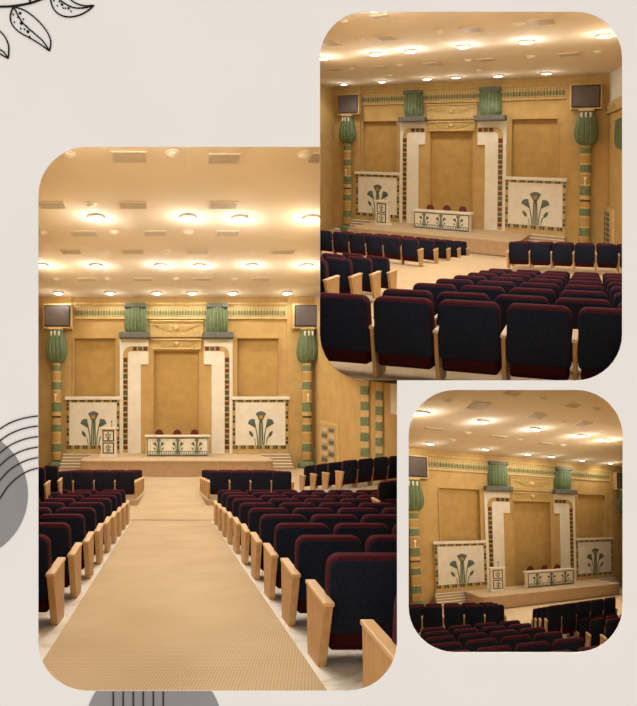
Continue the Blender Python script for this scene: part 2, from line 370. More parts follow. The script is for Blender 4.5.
        for j in range(7):
            a=math.pi*(j+.5)/7
            for (z0,r0),(z1,r1) in zip(pr[1:-2],pr[2:-1]):
                w=.02
                g=lambda z,r:[(X(cu)+r*1.0*math.cos(a-w/r),cd+r*1.0*math.sin(a-w/r),z),(X(cu)+r*1.0*math.cos(a+w/r),cd+r*1.0*math.sin(a+w/r),z),(X(cu)+r*1.07*math.cos(a),cd+r*1.07*math.sin(a),z)]
                n.loops([g(z0,r0),g(z1,r1)])
        n.build('petal_ribs',M['green_light'],t)
        n=B()
        for a in (-.55,.0,.55):
            b=math.pi/2+a; x0=X(cu)+.37*math.cos(b); y0=cd+.37*math.sin(b)+.01
            n.prism([(x0-.045,Z(334)),(x0+.045,Z(334)),(x0+.03,Z(338.5)),(x0-.03,Z(338.5))],y0,y0+.05)
        n.build('petal_tips',M['ivory'],t)
        n=B().box(X(cu-6.5),X(cu+6.5),.15,.95,Z(332.5),Z(330.6)); n.build('abacus',M['pale_gold'],t,bevel=.02)
        t=thing('wall_monitor','dark grey screen above the %s lotus column, %s'%(side,where),'monitor',f(X(cu+.6),.15,Z(330)))
        a,b=(43.2,71.3) if side=='left' else (293.5,320.5)
        if side=='left': a+=dl; b+=dl
        n=B().box(um(a),um(b),.15,.72,Z(330.6),Z(306.6)); n.build('housing',M['pale_gold'],t,bevel=.02)
        n=B().box(um(a+1.2),um(b-1.2),.72,.78,Z(329),Z(308)); n.build('bezel',M['screen_frame'],t,bevel=.015)
        n=B().box(um(a+2.2),um(b-2.2),.78,.80,Z(328),Z(309)); n.build('screen',M['screen'],t)
    # stage with steps
    zs=.7
    t=thing('stage_platform','low carpeted stage in front of the gold wall, '+where,'stage',f(0,2.5,0))
    n=B(); xl,xr=-4.25,4.1
    pl=[(xl,0),(xl,4.7),(xl+.12,4.95),(xl+.4,5.05),(xr-.4,5.05),(xr-.12,4.95),(xr,4.7),(xr,0)]
    kk=n.add([(x,d,0) for x,d in pl]+[(x,d,zs-.06) for x,d in pl])
    for i in range(8): j=(i+1)%8; n.face((kk+i,kk+j,kk+8+j,kk+8+i))
    n.face(range(kk+8,kk+16)); n.build('riser',M['stage'],t)
    n=B(); kk=n.add([(x*1.006,d*1.006,zs-.06) for x,d in pl]+[(x*1.006,d*1.006,zs) for x,d in pl])
    n.face(range(kk,kk+8)); n.face(range(kk+8,kk+16))
    for i in range(8): j=(i+1)%8; n.face((kk+i,kk+j,kk+8+j,kk+8+i))
    n.build('deck',M['carpet_plain'],t)
    for xa,xb,side in ((X(65),xl,'left'),(xr,X(287.5),'right')):
        t=thing('stage_steps','pale stone steps at the %s end of the stage, %s'%(side,where),'steps',f((xa+xb)/2,.9,0))
        for i in range(5):
            n=B().box(xa+.02,xb-.02,.3,1.5-.22*i,zs*i/5,zs*(i+1)/5-.03); n.build('step',M['stage'],t)
            n=B().box(xa,xb,.3,1.53-.22*i,zs*(i+1)/5-.03,zs*(i+1)/5); n.build('tread',M['ivory'],t)
    # podium
    pc=-3.25+dx; tx=dx*.9
    t=thing('lectern','ivory lectern with two framed lotus plaques on the stage, '+where,'lectern',f(pc,2.5,zs))
    B().box(pc-.42,pc+.42,2.15,2.85,zs,zs+.10).build('plinth',M['ivory'],t,bevel=.01)
    B().box(pc-.35,pc+.35,2.2,2.78,zs+.10,zs+1.30).build('body',M['ivory'],t,bevel=.01)
    n=B(); n.prism([(pc-.42,zs+1.30),(pc+.42,zs+1.30),(pc+.42,zs+1.40),(pc-.42,zs+1.40)],2.15,2.88); n.build('top',M['ivory'],t,bevel=.012)
    for i in range(2):
        z0=zs+.16+i*.57
        pf=B().box(pc-.27,pc+.27,2.78,2.80,z0,z0+.52).build('plaque',M['tile_dark'],t)
        B().box(pc-.215,pc+.215,2.80,2.81,z0+.055,z0+.465).build('plaque_field',M['ivory'],pf)
        n=B(); lotus(n,f,pc,z0+.08,.2,2.81); n.build('lotus_bouquet',[M['blue_grey'],M['lotus_green'],M['orange']],pf)
    n=B(); n.lathe(pc+.12,2.4,[(zs+1.4,.04),(zs+1.42,.012),(zs+1.62,.010),(zs+1.63,.03),(zs+1.70,.03)],8); n.build('microphone',M['screen_frame'],t)
    # table
    f_=f; f=(lambda f_: lambda x,d,z: f_(x+tx,d,z))(f_); B=lambda: MB(f)
    t=thing('speakers_table','long ivory table with three lotus motifs on the stage, '+where,'table',f(0,2.5,zs))
    B().box(-1.55,1.55,1.8,2.66,zs+.93,zs+1.02).build('tabletop',M['ivory'],t,bevel=.012)
    B().box(-1.47,1.47,2.48,2.56,zs,zs+.93).build('front_panel',M['ivory'],t)
    for x in (-1.47,1.39): B().box(x,x+.08,1.9,2.48,zs,zs+.93).build('side_panel',M['ivory'],t)
    n=B()
    for a,b,c,d in ((-1.45,1.45,.86,.90),(-1.45,1.45,.03,.07),(-1.45,-1.41,.07,.86),(1.41,1.45,.07,.86)): n.box(a,b,2.56,2.58,zs+c,zs+d)
    n.build('mosaic_frame',M['tile_green'],t)
    n=B()
    n.box(-1.38,1.38,2.56,2.57,zs+.07,zs+.27); n.build('blue_band',M['blue_grey'],t)
    n=B(); i=0; x=-1.34
    while x<1.33: n.prism([(x,zs+.10),(x+.04,zs+.10),(x+.05,zs+.24),(x-.01,zs+.24)],2.57,2.578); x+=.085
    n.build('reed_row',M['ivory'],t)
    for x in (-.9,0,.9):
        n=B(); lotus(n,f,x,zs+.15,.40,2.575); n.build('lotus_bouquet',[M['blue_grey'],M['lotus_green'],M['orange']],t)
    # red chairs
    for x,nm in ((-.9,'left'),(0,'middle'),(.86,'right')):
        t=thing('stage_chair','dark red round-backed chair, %s of three behind the long table, %s'%(nm,where),'chair',f(x,1.4,zs),'red chairs behind the stage table')
        n=B(); pts=[(x+.21*math.cos(a),zs+1.03+.24*math.sin(a)) for a in [math.pi*i/12 for i in range(13)]]+[(x-.19,zs+.55),(x+.19,zs+.55)]
        n.prism(pts,1.12,1.22); n.build('backrest',M['red_chair'],t,bevel=.02)
        B().box(x-.24,x+.24,1.2,1.68,zs+.42,zs+.52).build('seat',M['red_chair'],t,bevel=.03)
        for dx in (-.2,.17):
            for dd in (1.22,1.62): B().box(x+dx,x+dx+.03,dd,dd+.03,zs,zs+.42).build('leg',M['screen_frame'],t)
    return

def lamp_light(f,x,d,W,t,g=1):
    if d<3.5: W*=.32
    for nm_,ty,e,dz in (('lamp_beam','SPOT',W,.16),('lamp_glow','POINT',W*GLOW*g,.5)):
        l=bpy.data.lights.new(nm_,ty); l.energy=e; l.color=(1,.98,.93); l.shadow_soft_size=.16
        if ty=='SPOT': l.spot_size=math.radians(172); l.spot_blend=.5
        o=bpy.data.objects.new(nm_,l); COL.objects.link(o); o.parent=t; o.location=f(x,d,HC-dz)-V(t['_w'])
GLOW=.15
def extra_lamps(k,f,pts):
    # the same round fittings continue overhead towards the viewer
    where,view=HALL[k]
    for x,d in pts:
        t=thing('ceiling_light','round ceiling light further back overhead, %s'%where,'light',f(x,d,HC),'rear ceiling lights of the '+view)
        n=MB(f); n.lathe(x,d,[(HC,.27),(HC-.07,.27),(HC-.08,.23)],20); n.build('rim',M['lamp_rim'],t,smooth=True)
        n=MB(f); n.lathe(x,d,[(HC-.081,.22),(HC-.11,.14),(HC-.125,.03)],20); n.build('glass',M['lamp'],t,smooth=True)
        lamp_light(f,x,d,LAMPW[k],t,.7 if k==3 else 1)
def ceiling(k,f,xl,xr,d1):
    where,view=HALL[k]; c=CEIL[k]
    n=MB(f); n.box(xl,xr,-.3,d1,HC,HC+.15); struct(n.build('ceiling',M['ceiling']))
    B=lambda: MB(f)
    N=len(c['lamps'])
    for i,(u,v) in enumerate(c['lamps']):
        x,d,_=f.hit(u,v,z=HC-.04)
        t=thing('ceiling_light','lit round ceiling light, %s from the top of the %s'%(ORD[i] if i<len(ORD) else 'last',where),'light',f(x,d,HC),'lit ceiling lights of the '+view)
        r=.27 if k!=3 else .24
        n=B(); L=[[(x+q*math.cos(2*math.pi*j/20),d+q*math.sin(2*math.pi*j/20),z) for j in range(20)] for q,z in ((r,HC),(r,HC-.07),(r-.04,HC-.08),(r-.04,HC))]
        n.loops(L,0,False); n.build('rim',M['lamp_rim'],t,smooth=True)
        n=B(); L=[[(x+q*math.cos(2*math.pi*j/20),d+q*math.sin(2*math.pi*j/20),z) for j in range(20)] for q,z in ((r-.04,HC-.05),(r-.06,HC-.085),(r-.12,HC-.11),(.03,HC-.125))]
        n.loops(L); n.build('glass',M['lamp'],t,smooth=True)
        lamp_light(f,x,d,LAMPW[k],t,.7 if k==3 else 1)
    for i,(u,v) in enumerate(c['domes']):
        x,d,_=f.hit(u,v,z=HC-.03)
        t=thing('ceiling_spot','small unlit frosted ceiling spot, %s from the top of the %s'%(ORD[i],where),'light',f(x,d,HC),'unlit ceiling spots of the '+view)
        n=B(); n.lathe(x,d,[(HC,.18),(HC-.02,.18),(HC-.03,.15)],16); n.build('rim',M['dome'],t,smooth=True)
        n=B(); n.lathe(x,d,[(HC-.035,.13),(HC-.06,.12),(HC-.085,.07),(HC-.095,.02)],16); n.build('dome',M['dome'],t,smooth=True)
    for i,(u,v,w,h) in enumerate(c['vents']):
        P=[f.hit(u+a*w/2,v+b*h/2,z=HC) for a,b in ((-1,-1),(1,-1),(1,1),(-1,1))]
        x,d,_=f.hit(u,v,z=HC)
        sx=(abs(P[1][0]-P[0][0])+abs(P[2][0]-P[3][0]))/4; sd=max(.25,min(1.3,abs((P[0][1]+P[1][1])-(P[2][1]+P[3][1]))/4))
        sx=min(sx,.8)
        t=thing('air_vent','flat grey ceiling air grille, %s from the top of the %s'%(ORD[i] if i<18 else 'last',where),'vent',f(x,d,HC),'ceiling air grilles of the '+view)
        n=B(); z0=HC-.035
        n.box(x-sx,x+sx,d-sd,d-sd*.9,z0,HC); n.box(x-sx,x+sx,d+sd*.9,d+sd,z0,HC); n.box(x-sx,x-sx*.92,d-sd*.9,d+sd*.9,z0,HC); n.box(x+sx*.92,x+sx,d-sd*.9,d+sd*.9,z0,HC)
        n.build('frame',M['vent'],t)
        n=B()
        for j in range(9):
            y=d-sd*.9+1.8*sd*(j+.15)/9; n.box(x-sx*.92,x+sx*.92,y,y+sd*.13,HC-.03,HC-.005)
        n.build('louvers',M['vent_dark'],t)

# ------------------------------------------------------------------ theatre seats
PW=.62
def inside(poly,u,v):
    c=False; n=len(poly)
    for i in range(n):
        (a,b),(p,q)=poly[i],poly[i-1]
        if (b>v)!=(q>v) and u<(p-a)*(v-b)/(q-b)+a: c=not c
    return c
def rrect(x0,y0,x1,y1,r,n=10,e=0):
    P=[]
    x0-=e;y0-=e;x1+=e;y1+=e;r+=e
    for cx,cy,a0 in ((x1-r,y0+r,-90),(x1-r,y1-r,0),(x0+r,y1-r,90),(x0+r,y0+r,180)):
        for i in range(n+1):
            a=math.radians(a0+90*i/n); P.append((cx+r*math.cos(a),cy+r*math.sin(a)))
    return P
W1=rrect(38.5,147,397,690.5,49); W2=rrect(320,12,622,380.3,46); W3=rrect(408.5,390,622.5,652,46)
WIN={1:W1,2:W2,3:W3}
class Block:
    def __init__(s,k,anchor,pitch,vpr,vpd,D,z=0):
        s.k=k
        er=V((1,0,0)) if vpr is None else ray(*vpr).normalized()
        if er.x<0: er=-er
        u,v=anchor; s.er=er; s.a=ray(*vpd)
        Y=PW*(F*er.x-(u-CX)*er.y)/pitch
        s.base=at(u,v,Y)-V((0,0,.83)); s.Y=Y
        s.D=D if not callable(D) else D(Y)
    def pos(s,r,c): return s.base+s.a*(s.D*r)+s.er*(PW*(c+.5))
    def fn(s): return lambda x,y,z: s.er*x+s.a*y+V((0,0,z))
    def proto(s):
        g=s.fn(); P={}
        def keep(nm,mb,mat,**kw):
            o=mb.build(nm,mat,None,V((0,0,0)),**kw); ROOM.remove(o); COL.objects.unlink(o); P[nm]=o.data; bpy.data.objects.remove(o)
        def slab(hw,z0,z1,y0,y1,rt,rb,edge,crown=0):
            def out(e,ex):
                pts=[]
                for cx,cz,r,a0 in ((hw-rt,z1-rt,rt,0),(-hw+rt,z1-rt,rt,90),(-hw+rb,z0+rb,rb,180),(hw-rb,z0+rb,rb,270)):
                    for i in range(5):
                        a=math.radians(a0+90*i/4); x=cx+(r-e)*math.cos(a); z=cz+(r-e)*math.sin(a)
                        z+=crown*(1-(x/hw)**2) if z>(z0+z1)/2 else 0
                        pts.append((x,z))
                # extra points along the top
                return pts
            L=[]
            for y,e in ((y0,edge),(y0+edge*.4,edge*.3),(y0+edge,0),(y1-edge,0),(y1-edge*.4,edge*.3),(y1,edge)):
                L.append([(x,y+(.83-z)*.13,z) for x,z in out(e,0)])
            return MB(g).loops(L)
        keep('back_panel',slab(.274,.255,.776,.028,.07,.05,.03,.01,.012),M['navy'],smooth=True)
        keep('back_cushion',slab(.281,.235,.813,.04,.18,.075,.05,.035,.016),M['burgundy'],smooth=True)
        keep('seat_cushion',slab(.258,.125,.29,.035,.36,.03,.03,.03),M['dark_burgundy'],smooth=True)
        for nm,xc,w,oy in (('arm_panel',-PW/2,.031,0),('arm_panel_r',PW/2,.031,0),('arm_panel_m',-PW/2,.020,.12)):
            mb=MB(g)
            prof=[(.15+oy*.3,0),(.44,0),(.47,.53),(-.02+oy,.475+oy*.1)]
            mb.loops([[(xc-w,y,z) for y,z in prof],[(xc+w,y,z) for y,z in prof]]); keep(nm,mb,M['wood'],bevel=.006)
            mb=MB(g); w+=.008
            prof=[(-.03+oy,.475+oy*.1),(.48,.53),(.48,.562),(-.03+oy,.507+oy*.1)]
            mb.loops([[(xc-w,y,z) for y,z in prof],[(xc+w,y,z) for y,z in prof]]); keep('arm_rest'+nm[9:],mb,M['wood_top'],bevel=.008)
        return P
    def fill(s,rows,cols,desc,group,first=0):
        """rows: {r:(c0,c1)}; r counted towards the stage; desc(r,c) gives the label"""
        P=s.proto(); win=WIN[s.k]
        for r in rows:
            for c in cols:
                p=s.pos(r,c)
                if p.y<2.7: continue
                # seen through the opening?
                vis=False
                for dx in (-.34,-.15,.05,.3):
                    for dz in (.05,.3,.5,.65,.84):
                        q=p+s.er*dx+V((0,0,dz)); u,v=proj(q)
                        if inside(win,u,v): vis=True
                if not vis: continue
                t=thing('theatre_seat',desc(r,c),'seat',p,group)
                def part(nm,data,par):
                    o=bpy.data.objects.new(nm,data); COL.objects.link(o); o.parent=par; o['_w']=p; ROOM.append(o); return o
                for nm in ('back_panel','back_cushion','seat_cushion'): part(nm,P[nm],t)
                e_='' if c==cols[0] else '_m'; a=part('arm_panel',P['arm_panel'+e_],t); part('arm_rest',P['arm_rest'+e_],a)
                if c==cols[-1]:
                    a=part('arm_panel',P['arm_panel_r'],t); part('arm_rest',P['arm_rest_r'],a)
    def slab(s,name,r0,r1,c0,c1,mat,dz=-.005,th=.08,m=.35):
        """floor strip under the block"""
        mb=MB(lambda x,y,z: s.base+s.er*x+s.a*y+V((0,0,z)))
        mb.box(c0*PW-.1,(c1+1)*PW+.1,r0*s.D-m,r1*s.D+.6,dz-th,dz)
        return struct(mb.build(name,mat))
def ruled(name,lines,mat,n=8):
    mb=MB(); rows=[]
    for l in lines:
        pts=[]
        for a,b in zip(l,l[1:]):
            for i in range(n): pts.append(tuple(a.lerp(b,i/n)))
        pts.append(tuple(l[-1])); rows.append(pts)
    ks=[mb.add(r) for r in rows]
    for a,b in zip(ks,ks[1:]):
        for i in range(len(rows[0])-1): mb.face((a+i,a+i+1,b+i+1,b+i))
    return struct(mb.build(name,mat))

# clipping of a hall to its own side of the opening reveals
def clip(objs, planes):
    done={}
    for o in objs:
        if o.type!='MESH': continue
        w=V(o['_w']); off=None
        bad=[pl for pl in planes if any((v.co+w).dot(pl)<-1e-5 for v in o.data.vertices)]
        if not bad: continue
        if o.data.users>1: o.data=o.data.copy()
        bm=bmesh.new(); bm.from_mesh(o.data)
        for pl in bad:
            bmesh.ops.bisect_plane(bm, geom=bm.verts[:]+bm.edges[:]+bm.faces[:], plane_co=-w, plane_no=pl, clear_inner=True)
        bm.to_mesh(o.data); bm.free()
def pl_u(u,keep): # plane through the viewpoint along picture column u; keep = +1 right side, -1 left side
    n=V((1,-(u-CX)/F,0)); return n*keep
def pl_v(v,keep): # keep=+1 below
    n=V((0,-(v-CY)/F,-1)); return n*keep
def pl_2(p,q):    # plane through two picture points, keeps the right-hand side seen walking p->q on screen
    return ray(*q).cross(ray(*p)).normalized()

# =============================================================== HALL 1 (large left opening)
ROOM.clear()
hall(1,F1,30,312.5)
ceiling(1,F1,X(25),X(330),26)
extra_lamps(1,F1,[(x,d) for d in (17.5,20.5,23.5) for x in (-4.2,-2.3,-.4)])
# floor: flat part, then the rising aisle
mb=MB(F1); prof=[(-.2,0),(5.1,0),(8.1,-.23),(12.5,-.03),(15.38,.006)]
ks=[mb.add([(X(20),d,z),(8.5,d,z),(8.5,d,z-.1),(X(20),d,z-.1)]) for d,z in prof]
for a,b in zip(ks,ks[1:]):
    for i in range(4): j=(i+1)%4; mb.face((a+i,a+j,b+j,b+i))
struct(mb.build('floor',M['carpet']))
AR=ray(170,460)
def rk(x,zd,h): return V((x,0,0))+AR*zd+V((0,0,h-1.475))
def rk_box(name,x0,x1,z0,z1,h,mat,th=.1):
    mb=MB(rk); mb.box(x0,x1,z0,z1,h-th,h); return struct(mb.build(name,mat))
rk_box('floor',-.93,1.0,2.75,13.95,.008,M['carpet'])
rk_box('floor',1.0,7.6,2.75,13.95,.004,M['marble'])
rk_box('floor',-5.2,-.93,2.75,13.95,.004,M['marble'])
b=Block(1,(170,456),100,None,(170,457),.952)
g1='theatre seats of the large hall view'
def mk(k,base_pt,vpr,vpd,D):
    b=Block.__new__(Block); b.k=k; b.er=V((1,0,0)) if vpr is None else ray(*vpr).normalized(); b.a=ray(*vpd); b.base=base_pt; b.D=D; b.Y=base_pt.y; return b
b1r=mk(1,rk(1.085,2.87,0),None,(167.5,461),.960)
b1l=mk(1,rk(-1.04-PW*9,2.88,0),None,(173.5,461),.970)
b1n=mk(1,rk(1.13,2.74,0),None,(170,460),.955)
nm=lambda n: ORD[n] if n<len(ORD) else 'far'
b1n.fill([0],range(0,3),lambda r,c:'navy theatre seat right of aisle, cut by the lower edge, %s from aisle, left view'%nm(c),g1)
b1r.fill(range(1,11),range(0,9),lambda r,c:'navy theatre seat right of aisle, %s nearest row, %s from aisle, left view'%(nm(r),nm(c)),g1)
b1l.fill(range(0,11),range(0,9),lambda r,c:'navy theatre seat left of aisle, %s nearest row, %s from aisle, left view'%(nm(r),nm(8-c)),g1)
fz=16.5
def fl(x,zd,z): return F1.O+V((x-F1.O.x-fz*0,0,0))*0+V((0,0,0))
def p1(Xc,Zd,z):   # point at lateral offset Xc from the aisle line, depth Zd, height z over the flat floor
    return at(170+Xc*F/Zd, 420+(2.45-z)*F/Zd, Zd)
bfr=mk(1,p1(1.15,fz,.12),None,(171,464),1.1); bfl=mk(1,p1(-1.02-PW*4,fz,.12),None,(171,464),1.1)
bfr.fill(range(0,5),range(0,4),lambda r,c:'theatre seat, front block right of aisle, %s row from back, %s from aisle, left view'%(nm(r),nm(c)),g1)
bfl.fill(range(0,5),range(0,4),lambda r,c:'theatre seat, front block left of aisle, %s row from back, %s from aisle, left view'%(nm(r),nm(3-c)),g1)
for bb in (bfr,bfl): bb.slab('floor',0,4,0,3,M['carpet'],0,.15)
bs=Block(1,(343,460.3),16.8,(1050,393),(100,495),lambda Y:.062*Y)
bs.fill(range(0,4),range(0,4),lambda r,c:'theatre seat, angled block by right wall, %s row, %s from end arm, left view'%(nm(r),nm(c)),g1)
bs.slab('floor',0,3,0,4,M['marble'],0,.1)
bs2=Block(1,(379,482),22,(840,413),(234,481),1.5)
bs2.fill([0],[0,1],lambda r,c:'theatre seat behind the angled block at the right edge, %s from end, left view'%nm(c),g1)
bl=Block(1,(27.5,466),17,(-500,440),(150,457),1.5)
bl.fill([0,1],[0],lambda r,c:'theatre seat at the left edge below the lotus column, %s row, left view'%nm(r),g1)
# right side wall with its door, columns and poster
xs=X(313)
arc=[(366-46*math.cos(a),334.3+46*math.sin(a)) for a in [math.pi/2*i/8 for i in range(9)]]
def side_prism(fr,x,pix,t0,t1,name,mat,parent=None,bevel=0):
    pts=[fr.hit(u,v,x=x) for u,v in pix]
    mb=MB(fr); n=len(pts); k_=mb.add([(x-t0,d,z) for _,d,z in pts]+[(x-t1,d,z) for _,d,z in pts])
    mb.face(range(k_,k_+n)); mb.face(range(k_+n,k_+2*n))
    for i in range(n): j=(i+1)%n; mb.face((k_+i,k_+j,k_+n+j,k_+n+i))
    return mb.build(name,mat,parent,bevel=bevel)
struct(side_prism(F1R,xs,[(313,298.6),(319.9,297.5)]+[(319.9,334)]+[(u-.1,v) for u,v in arc[1:-1]]+[(366,380.4),(403,380.4),(403,506),(313,471)],0,-.02,'wall_right',M['gold']))
def sthing(name,label,cat,fr,x,u,v):
    _,d,z=fr.hit(u,v,x=x); return thing(name,label,cat,fr(x,d,z))
t=sthing('grille_door','low gilded grille door in the right wall of the left view','door',F1R,xs,330,462)
for nm_,px,t0,t1,mt in (('frame',[(320.8,420.4),(339.2,424.6),(339.2,466),(320.8,462)],0,.06,'pale_gold'),('leaf',[(322.6,423),(337.4,426.2),(337.4,465),(322.6,461.5)],.06,.08,'tile_gold')):
    side_prism(F1R,xs,px,t0,t1,nm_,M[mt],t)
for i in range(6):
    v=427+i*6
    for j in range(2):
        u=323.8+j*7; dv=.23*(u-322.6)*0+.16*(u-322.6)
        side_prism(F1R,xs,[(u,v+dv),(u+5.2,v+dv+.8),(u+5.2,v+dv+4.6),(u,v+dv+3.8)],.08,.10,'lattice',M['slate'] if (i+j)%2 else M['vent_dark'],t)
for a,b_,lab in ((362.7,370.5,'farther'),(378,384.2,'nearer')):
    t=sthing('side_column','green and gold banded half column on the right wall, the %s of two, in the left view'%lab,'column',F1R,xs,(a+b_)/2,478)
    side_prism(F1R,xs,[(a,380.6),(b_,380.6),(b_,484),(a,482)],0,.07,'shaft',M['pale_gold'],t,bevel=.02)
    n_=6
    for i in range(n_):
        v=386+i*15.5+(5 if lab=='nearer' else 0)
        side_prism(F1R,xs,[(a-.2,v),(b_+.2,v+.2),(b_+.2,v+9),(a-.2,v+8.6)],.07,.085,'green_band',M['green_band'],t)
t=sthing('wall_poster','white poster in a brown frame at the right edge of the left view','poster',F1R,xs,396,418)
side_prism(F1R,xs,[(391,381),(402,380.9),(402,421),(391,418.6)],0,.05,'frame',M['wood'],t)
side_prism(F1R,xs,[(392.4,381.5),(402,381.2),(402,415.4),(392.4,413.6)],.05,.06,'sheet',M['paper'],t)
right_objs=[o for o in ROOM]
pl_main=[pl_u(402,-1)]
clip([o for o in ROOM], pl_main)
def umin(o):
    w=V(o['_w']); return [proj(v.co+w) for v in o.data.vertices if (v.co+w).y>.1]
# whatever of this hall reaches into the other opening's cone above its lower edge is cut at the reveal
up=[o for o in ROOM if o.name.split('.')[0] in ('ceiling','wall_back','wall_pier','frame','louvers','housing','bezel','screen','rim','glass','trim_cornice','dome') and o.name.split('.')[0]!='leaf']
clip([o for o in up if not(o.parent and o.parent.name.split('.')[0] in ('grille_door','wall_poster'))],[pl_u(319.95,-1)])

# =============================================================== HALL 2 (upper right opening)
ROOM.clear()
hall(2,F2,38,322)
ceiling(2,F2,X(32),X(420),30)
extra_lamps(2,F2,[(x,d) for d in (22,27,32) for x in (0,2.5,5,7.5)])
struct(MB(F2).box(X(37),X(38.3),0,14,-1,HC).build('wall_left',M['gold']))
xr2=X(321.5)
struct(side_prism(F2R,xr2,[(603,240),(627,272),(627,106),(603,117)],0,-.1,'wall_right',M['gold']))
struct(side_prism(F2R,xr2,[(603,117),(627,106),(627,48),(603,70.5)],0,-.1,'wall_right',M['white_wall']))
t=sthing('side_frieze','gilded wing frieze along the right side wall, upper right view','frieze',F2R,xr2,612,115)
side_prism(F2R,xr2,[(603,115.2),(627,105),(627,94),(603,105.5)],.0,.08,'frieze_panel',M['pale_gold'],t)
side_prism(F2R,xr2,[(603,117),(627,107),(627,104.4),(603,114.4)],.0,.16,'molding',M['gold_relief'],t)
side_prism(F2R,xr2,[(606,108),(617,103),(617,107),(611,110.5),(606,111.5)],.08,.13,'wing',M['gold_relief'],t)
t=sthing('side_column','green capital of a half column cut by the right edge of the upper right opening','column',F2R,xr2,621,146)
side_prism(F2R,xr2,[(620.6,120),(626,117),(626,150),(621.5,148),(619.2,143),(619,135)],0,.2,'capital',M['green'],t,bevel=.03)
t=sthing('grille_door','gilded lattice door in the right wall of the upper right opening','door',F2R,xr2,607,243)
side_prism(F2R,xr2,[(601.8+1.4,204.5),(614.2,209.5),(614.2,247),(603.2,243)],0,.08,'frame',M['pale_gold'],t)
side_prism(F2R,xr2,[(604.4,207.5),(612.8,211),(612.8,247),(604.4,243)],.08,.11,'leaf',M['tile_gold'],t)
for i in range(7):
    v=210+i*5.2
    for u in (605.2,609.2): side_prism(F2R,xr2,[(u,v+(u-604)*.4),(u+2.9,v+1.1+(u-604)*.4),(u+2.9,v+4.6+(u-604)*.4),(u,v+3.6+(u-604)*.4)],.11,.13,'lattice',M['slate'],t)
g2='theatre seats of the upper right view'
VR=(-1917,170); VL=(-636,137); VD=(589,249)
w2='upper right view'
near=Block(2,(367.5,295.3),63.3,VR,VD,.95)
near.fill([0],range(-1,5),lambda r,c:'large theatre seat in the nearest row, %s from the left, %s'%(nm(c+1),w2),g2)
rear=Block(2,(377,288),54,VR,VD,1.125)
rear.fill(range(0,7),range(0,6),lambda r,c:'theatre seat, right block, %s row past the nearest, %s from left, %s'%(nm(r),nm(c),w2),g2)
fr2=Block(2,(507.3,241.1),21.4,VR,(589,235),1.0)
fr2.fill(range(0,3),range(0,6),lambda r,c:'theatre seat, front right block, %s row from back, %s from left, %s'%(nm(r),nm(c),w2),g2)
lf2=Block(2,(399.8,237.5),18.4,VL,(575,246),1.9)
lf2.fill(range(0,5),range(-5,1),lambda r,c:'theatre seat, front left block, %s row from back, %s from end arm, %s'%(nm(r),nm(-c),w2),g2)
lr2=Block(2,(321.5,255.5),28,VL,VD,.97)
lr2.fill(range(-1,3),range(-1,1),lambda r,c:'theatre seat, left edge block, %s nearest row, %s from row end, %s'%(nm(r+1),nm(-c),w2),g2)
P=lambda b,r,c: b.base+b.a*(b.D*r)+b.er*(PW*c)
down=V((0,0,-.02))
L_=[[F2(-8,0,-.02),F2(0,0,-.02),F2(9,0,-.02)],[F2(-8,5.2,-.02),F2(0,5.2,-.02),F2(9,5.2,-.02)],
    [P(lf2,0,-9),P(lf2,0,4),P(fr2,0,9)],
    [P(lr2,3,-6),(P(lr2,3,1)+P(rear,6,-1))*.5,P(rear,6,9)],
    [P(lr2,0,-6),P(rear,1,-1),P(rear,1,9)],
    [P(near,0,-4),P(near,0,0),P(near,0,6)],[P(near,-1.2,-4),P(near,-1.2,0),P(near,-1.2,6)]]
L_=[[p+down for p in l] for l in L_]
ruled('floor',L_,M['carpet_plain'])
bl_arc=[(366-46*math.cos(a),334.3+46*math.sin(a)) for a in [math.pi/2*i/6 for i in range(7)]]
pls=[pl_u(320.05,1),pl_v(384.5,-1)]
def side_pl(p,q):
    n=ray(*p).cross(ray(*q)).normalized()
    return n if n.dot(ray(471,196))>0 else -n
pls+=[side_pl(p,q) for p,q in zip(bl_arc,bl_arc[1:])]
clip(ROOM,pls)

# =============================================================== HALL 3 (lower right opening)
ROOM.clear()
hall(3,F3,20,312,-11,.33)
ceiling(3,F3,X(0),X(420),26)
for i,(u,y) in enumerate(((440,4.0),(515,4.0),(590,4.0),(450,10),(515,10),(580,10),(460,15),(515,15),(575,15))):  # added fill lamps, not fittings of the hall; unseen, they brighten the seats
    p=at(u,389.5,y); nz=V((0,-(390-CY)/F,-1)).normalized()
    t=thing('added_fill_light','added flush round fill light over the seats, lower right view','light',p,'added fill lights of the lower right view')
    ax=V((1,0,0)); ay=nz.cross(ax); mb=MB(lambda x,d,z: p+ax*x+ay*d+nz*z)
    mb.lathe(0,0,[(0,.18),(.002,.17)],20); mb.build('glass',M['lamp'],t)
    l=bpy.data.lights.new('lamp_beam','SPOT'); l.energy=100; l.color=(1,.98,.93); l.shadow_soft_size=.16; l.spot_size=math.radians(165); l.spot_blend=.5
    o=bpy.data.objects.new('lamp_beam',l); COL.objects.link(o); o.parent=t; o.location=nz*.03
g3='theatre seats of the lower right view'; w3='lower right view'
VR3=(2500,555)
lf3=Block(3,(485.3,604.6),20.5,VR3,(440,590),1.5)
lf3.fill(range(0,3),range(-4,1),lambda r,c:'theatre seat, left front block, %s row from back, %s from end arm, %s'%(nm(r),nm(-c),w3),g3)
_e=ray(1500,535).normalized()
Ya=PW*(F*_e.x-(447.3-CX)*_e.y)/27
rr3=Block(3,(447.3,626),27,(1500,535),(405,589.5),Ya*(1-27/44)/4)
rr3.fill(range(-6,1),range(-2,3),lambda r,c:'theatre seat, middle block, %s row from far side, %s from left, %s'%(nm(-r),nm(c+2),w3),g3)
rf3=Block(3,(547,605.8),16,(1100,528),(492,616),lambda Y:.12*Y)
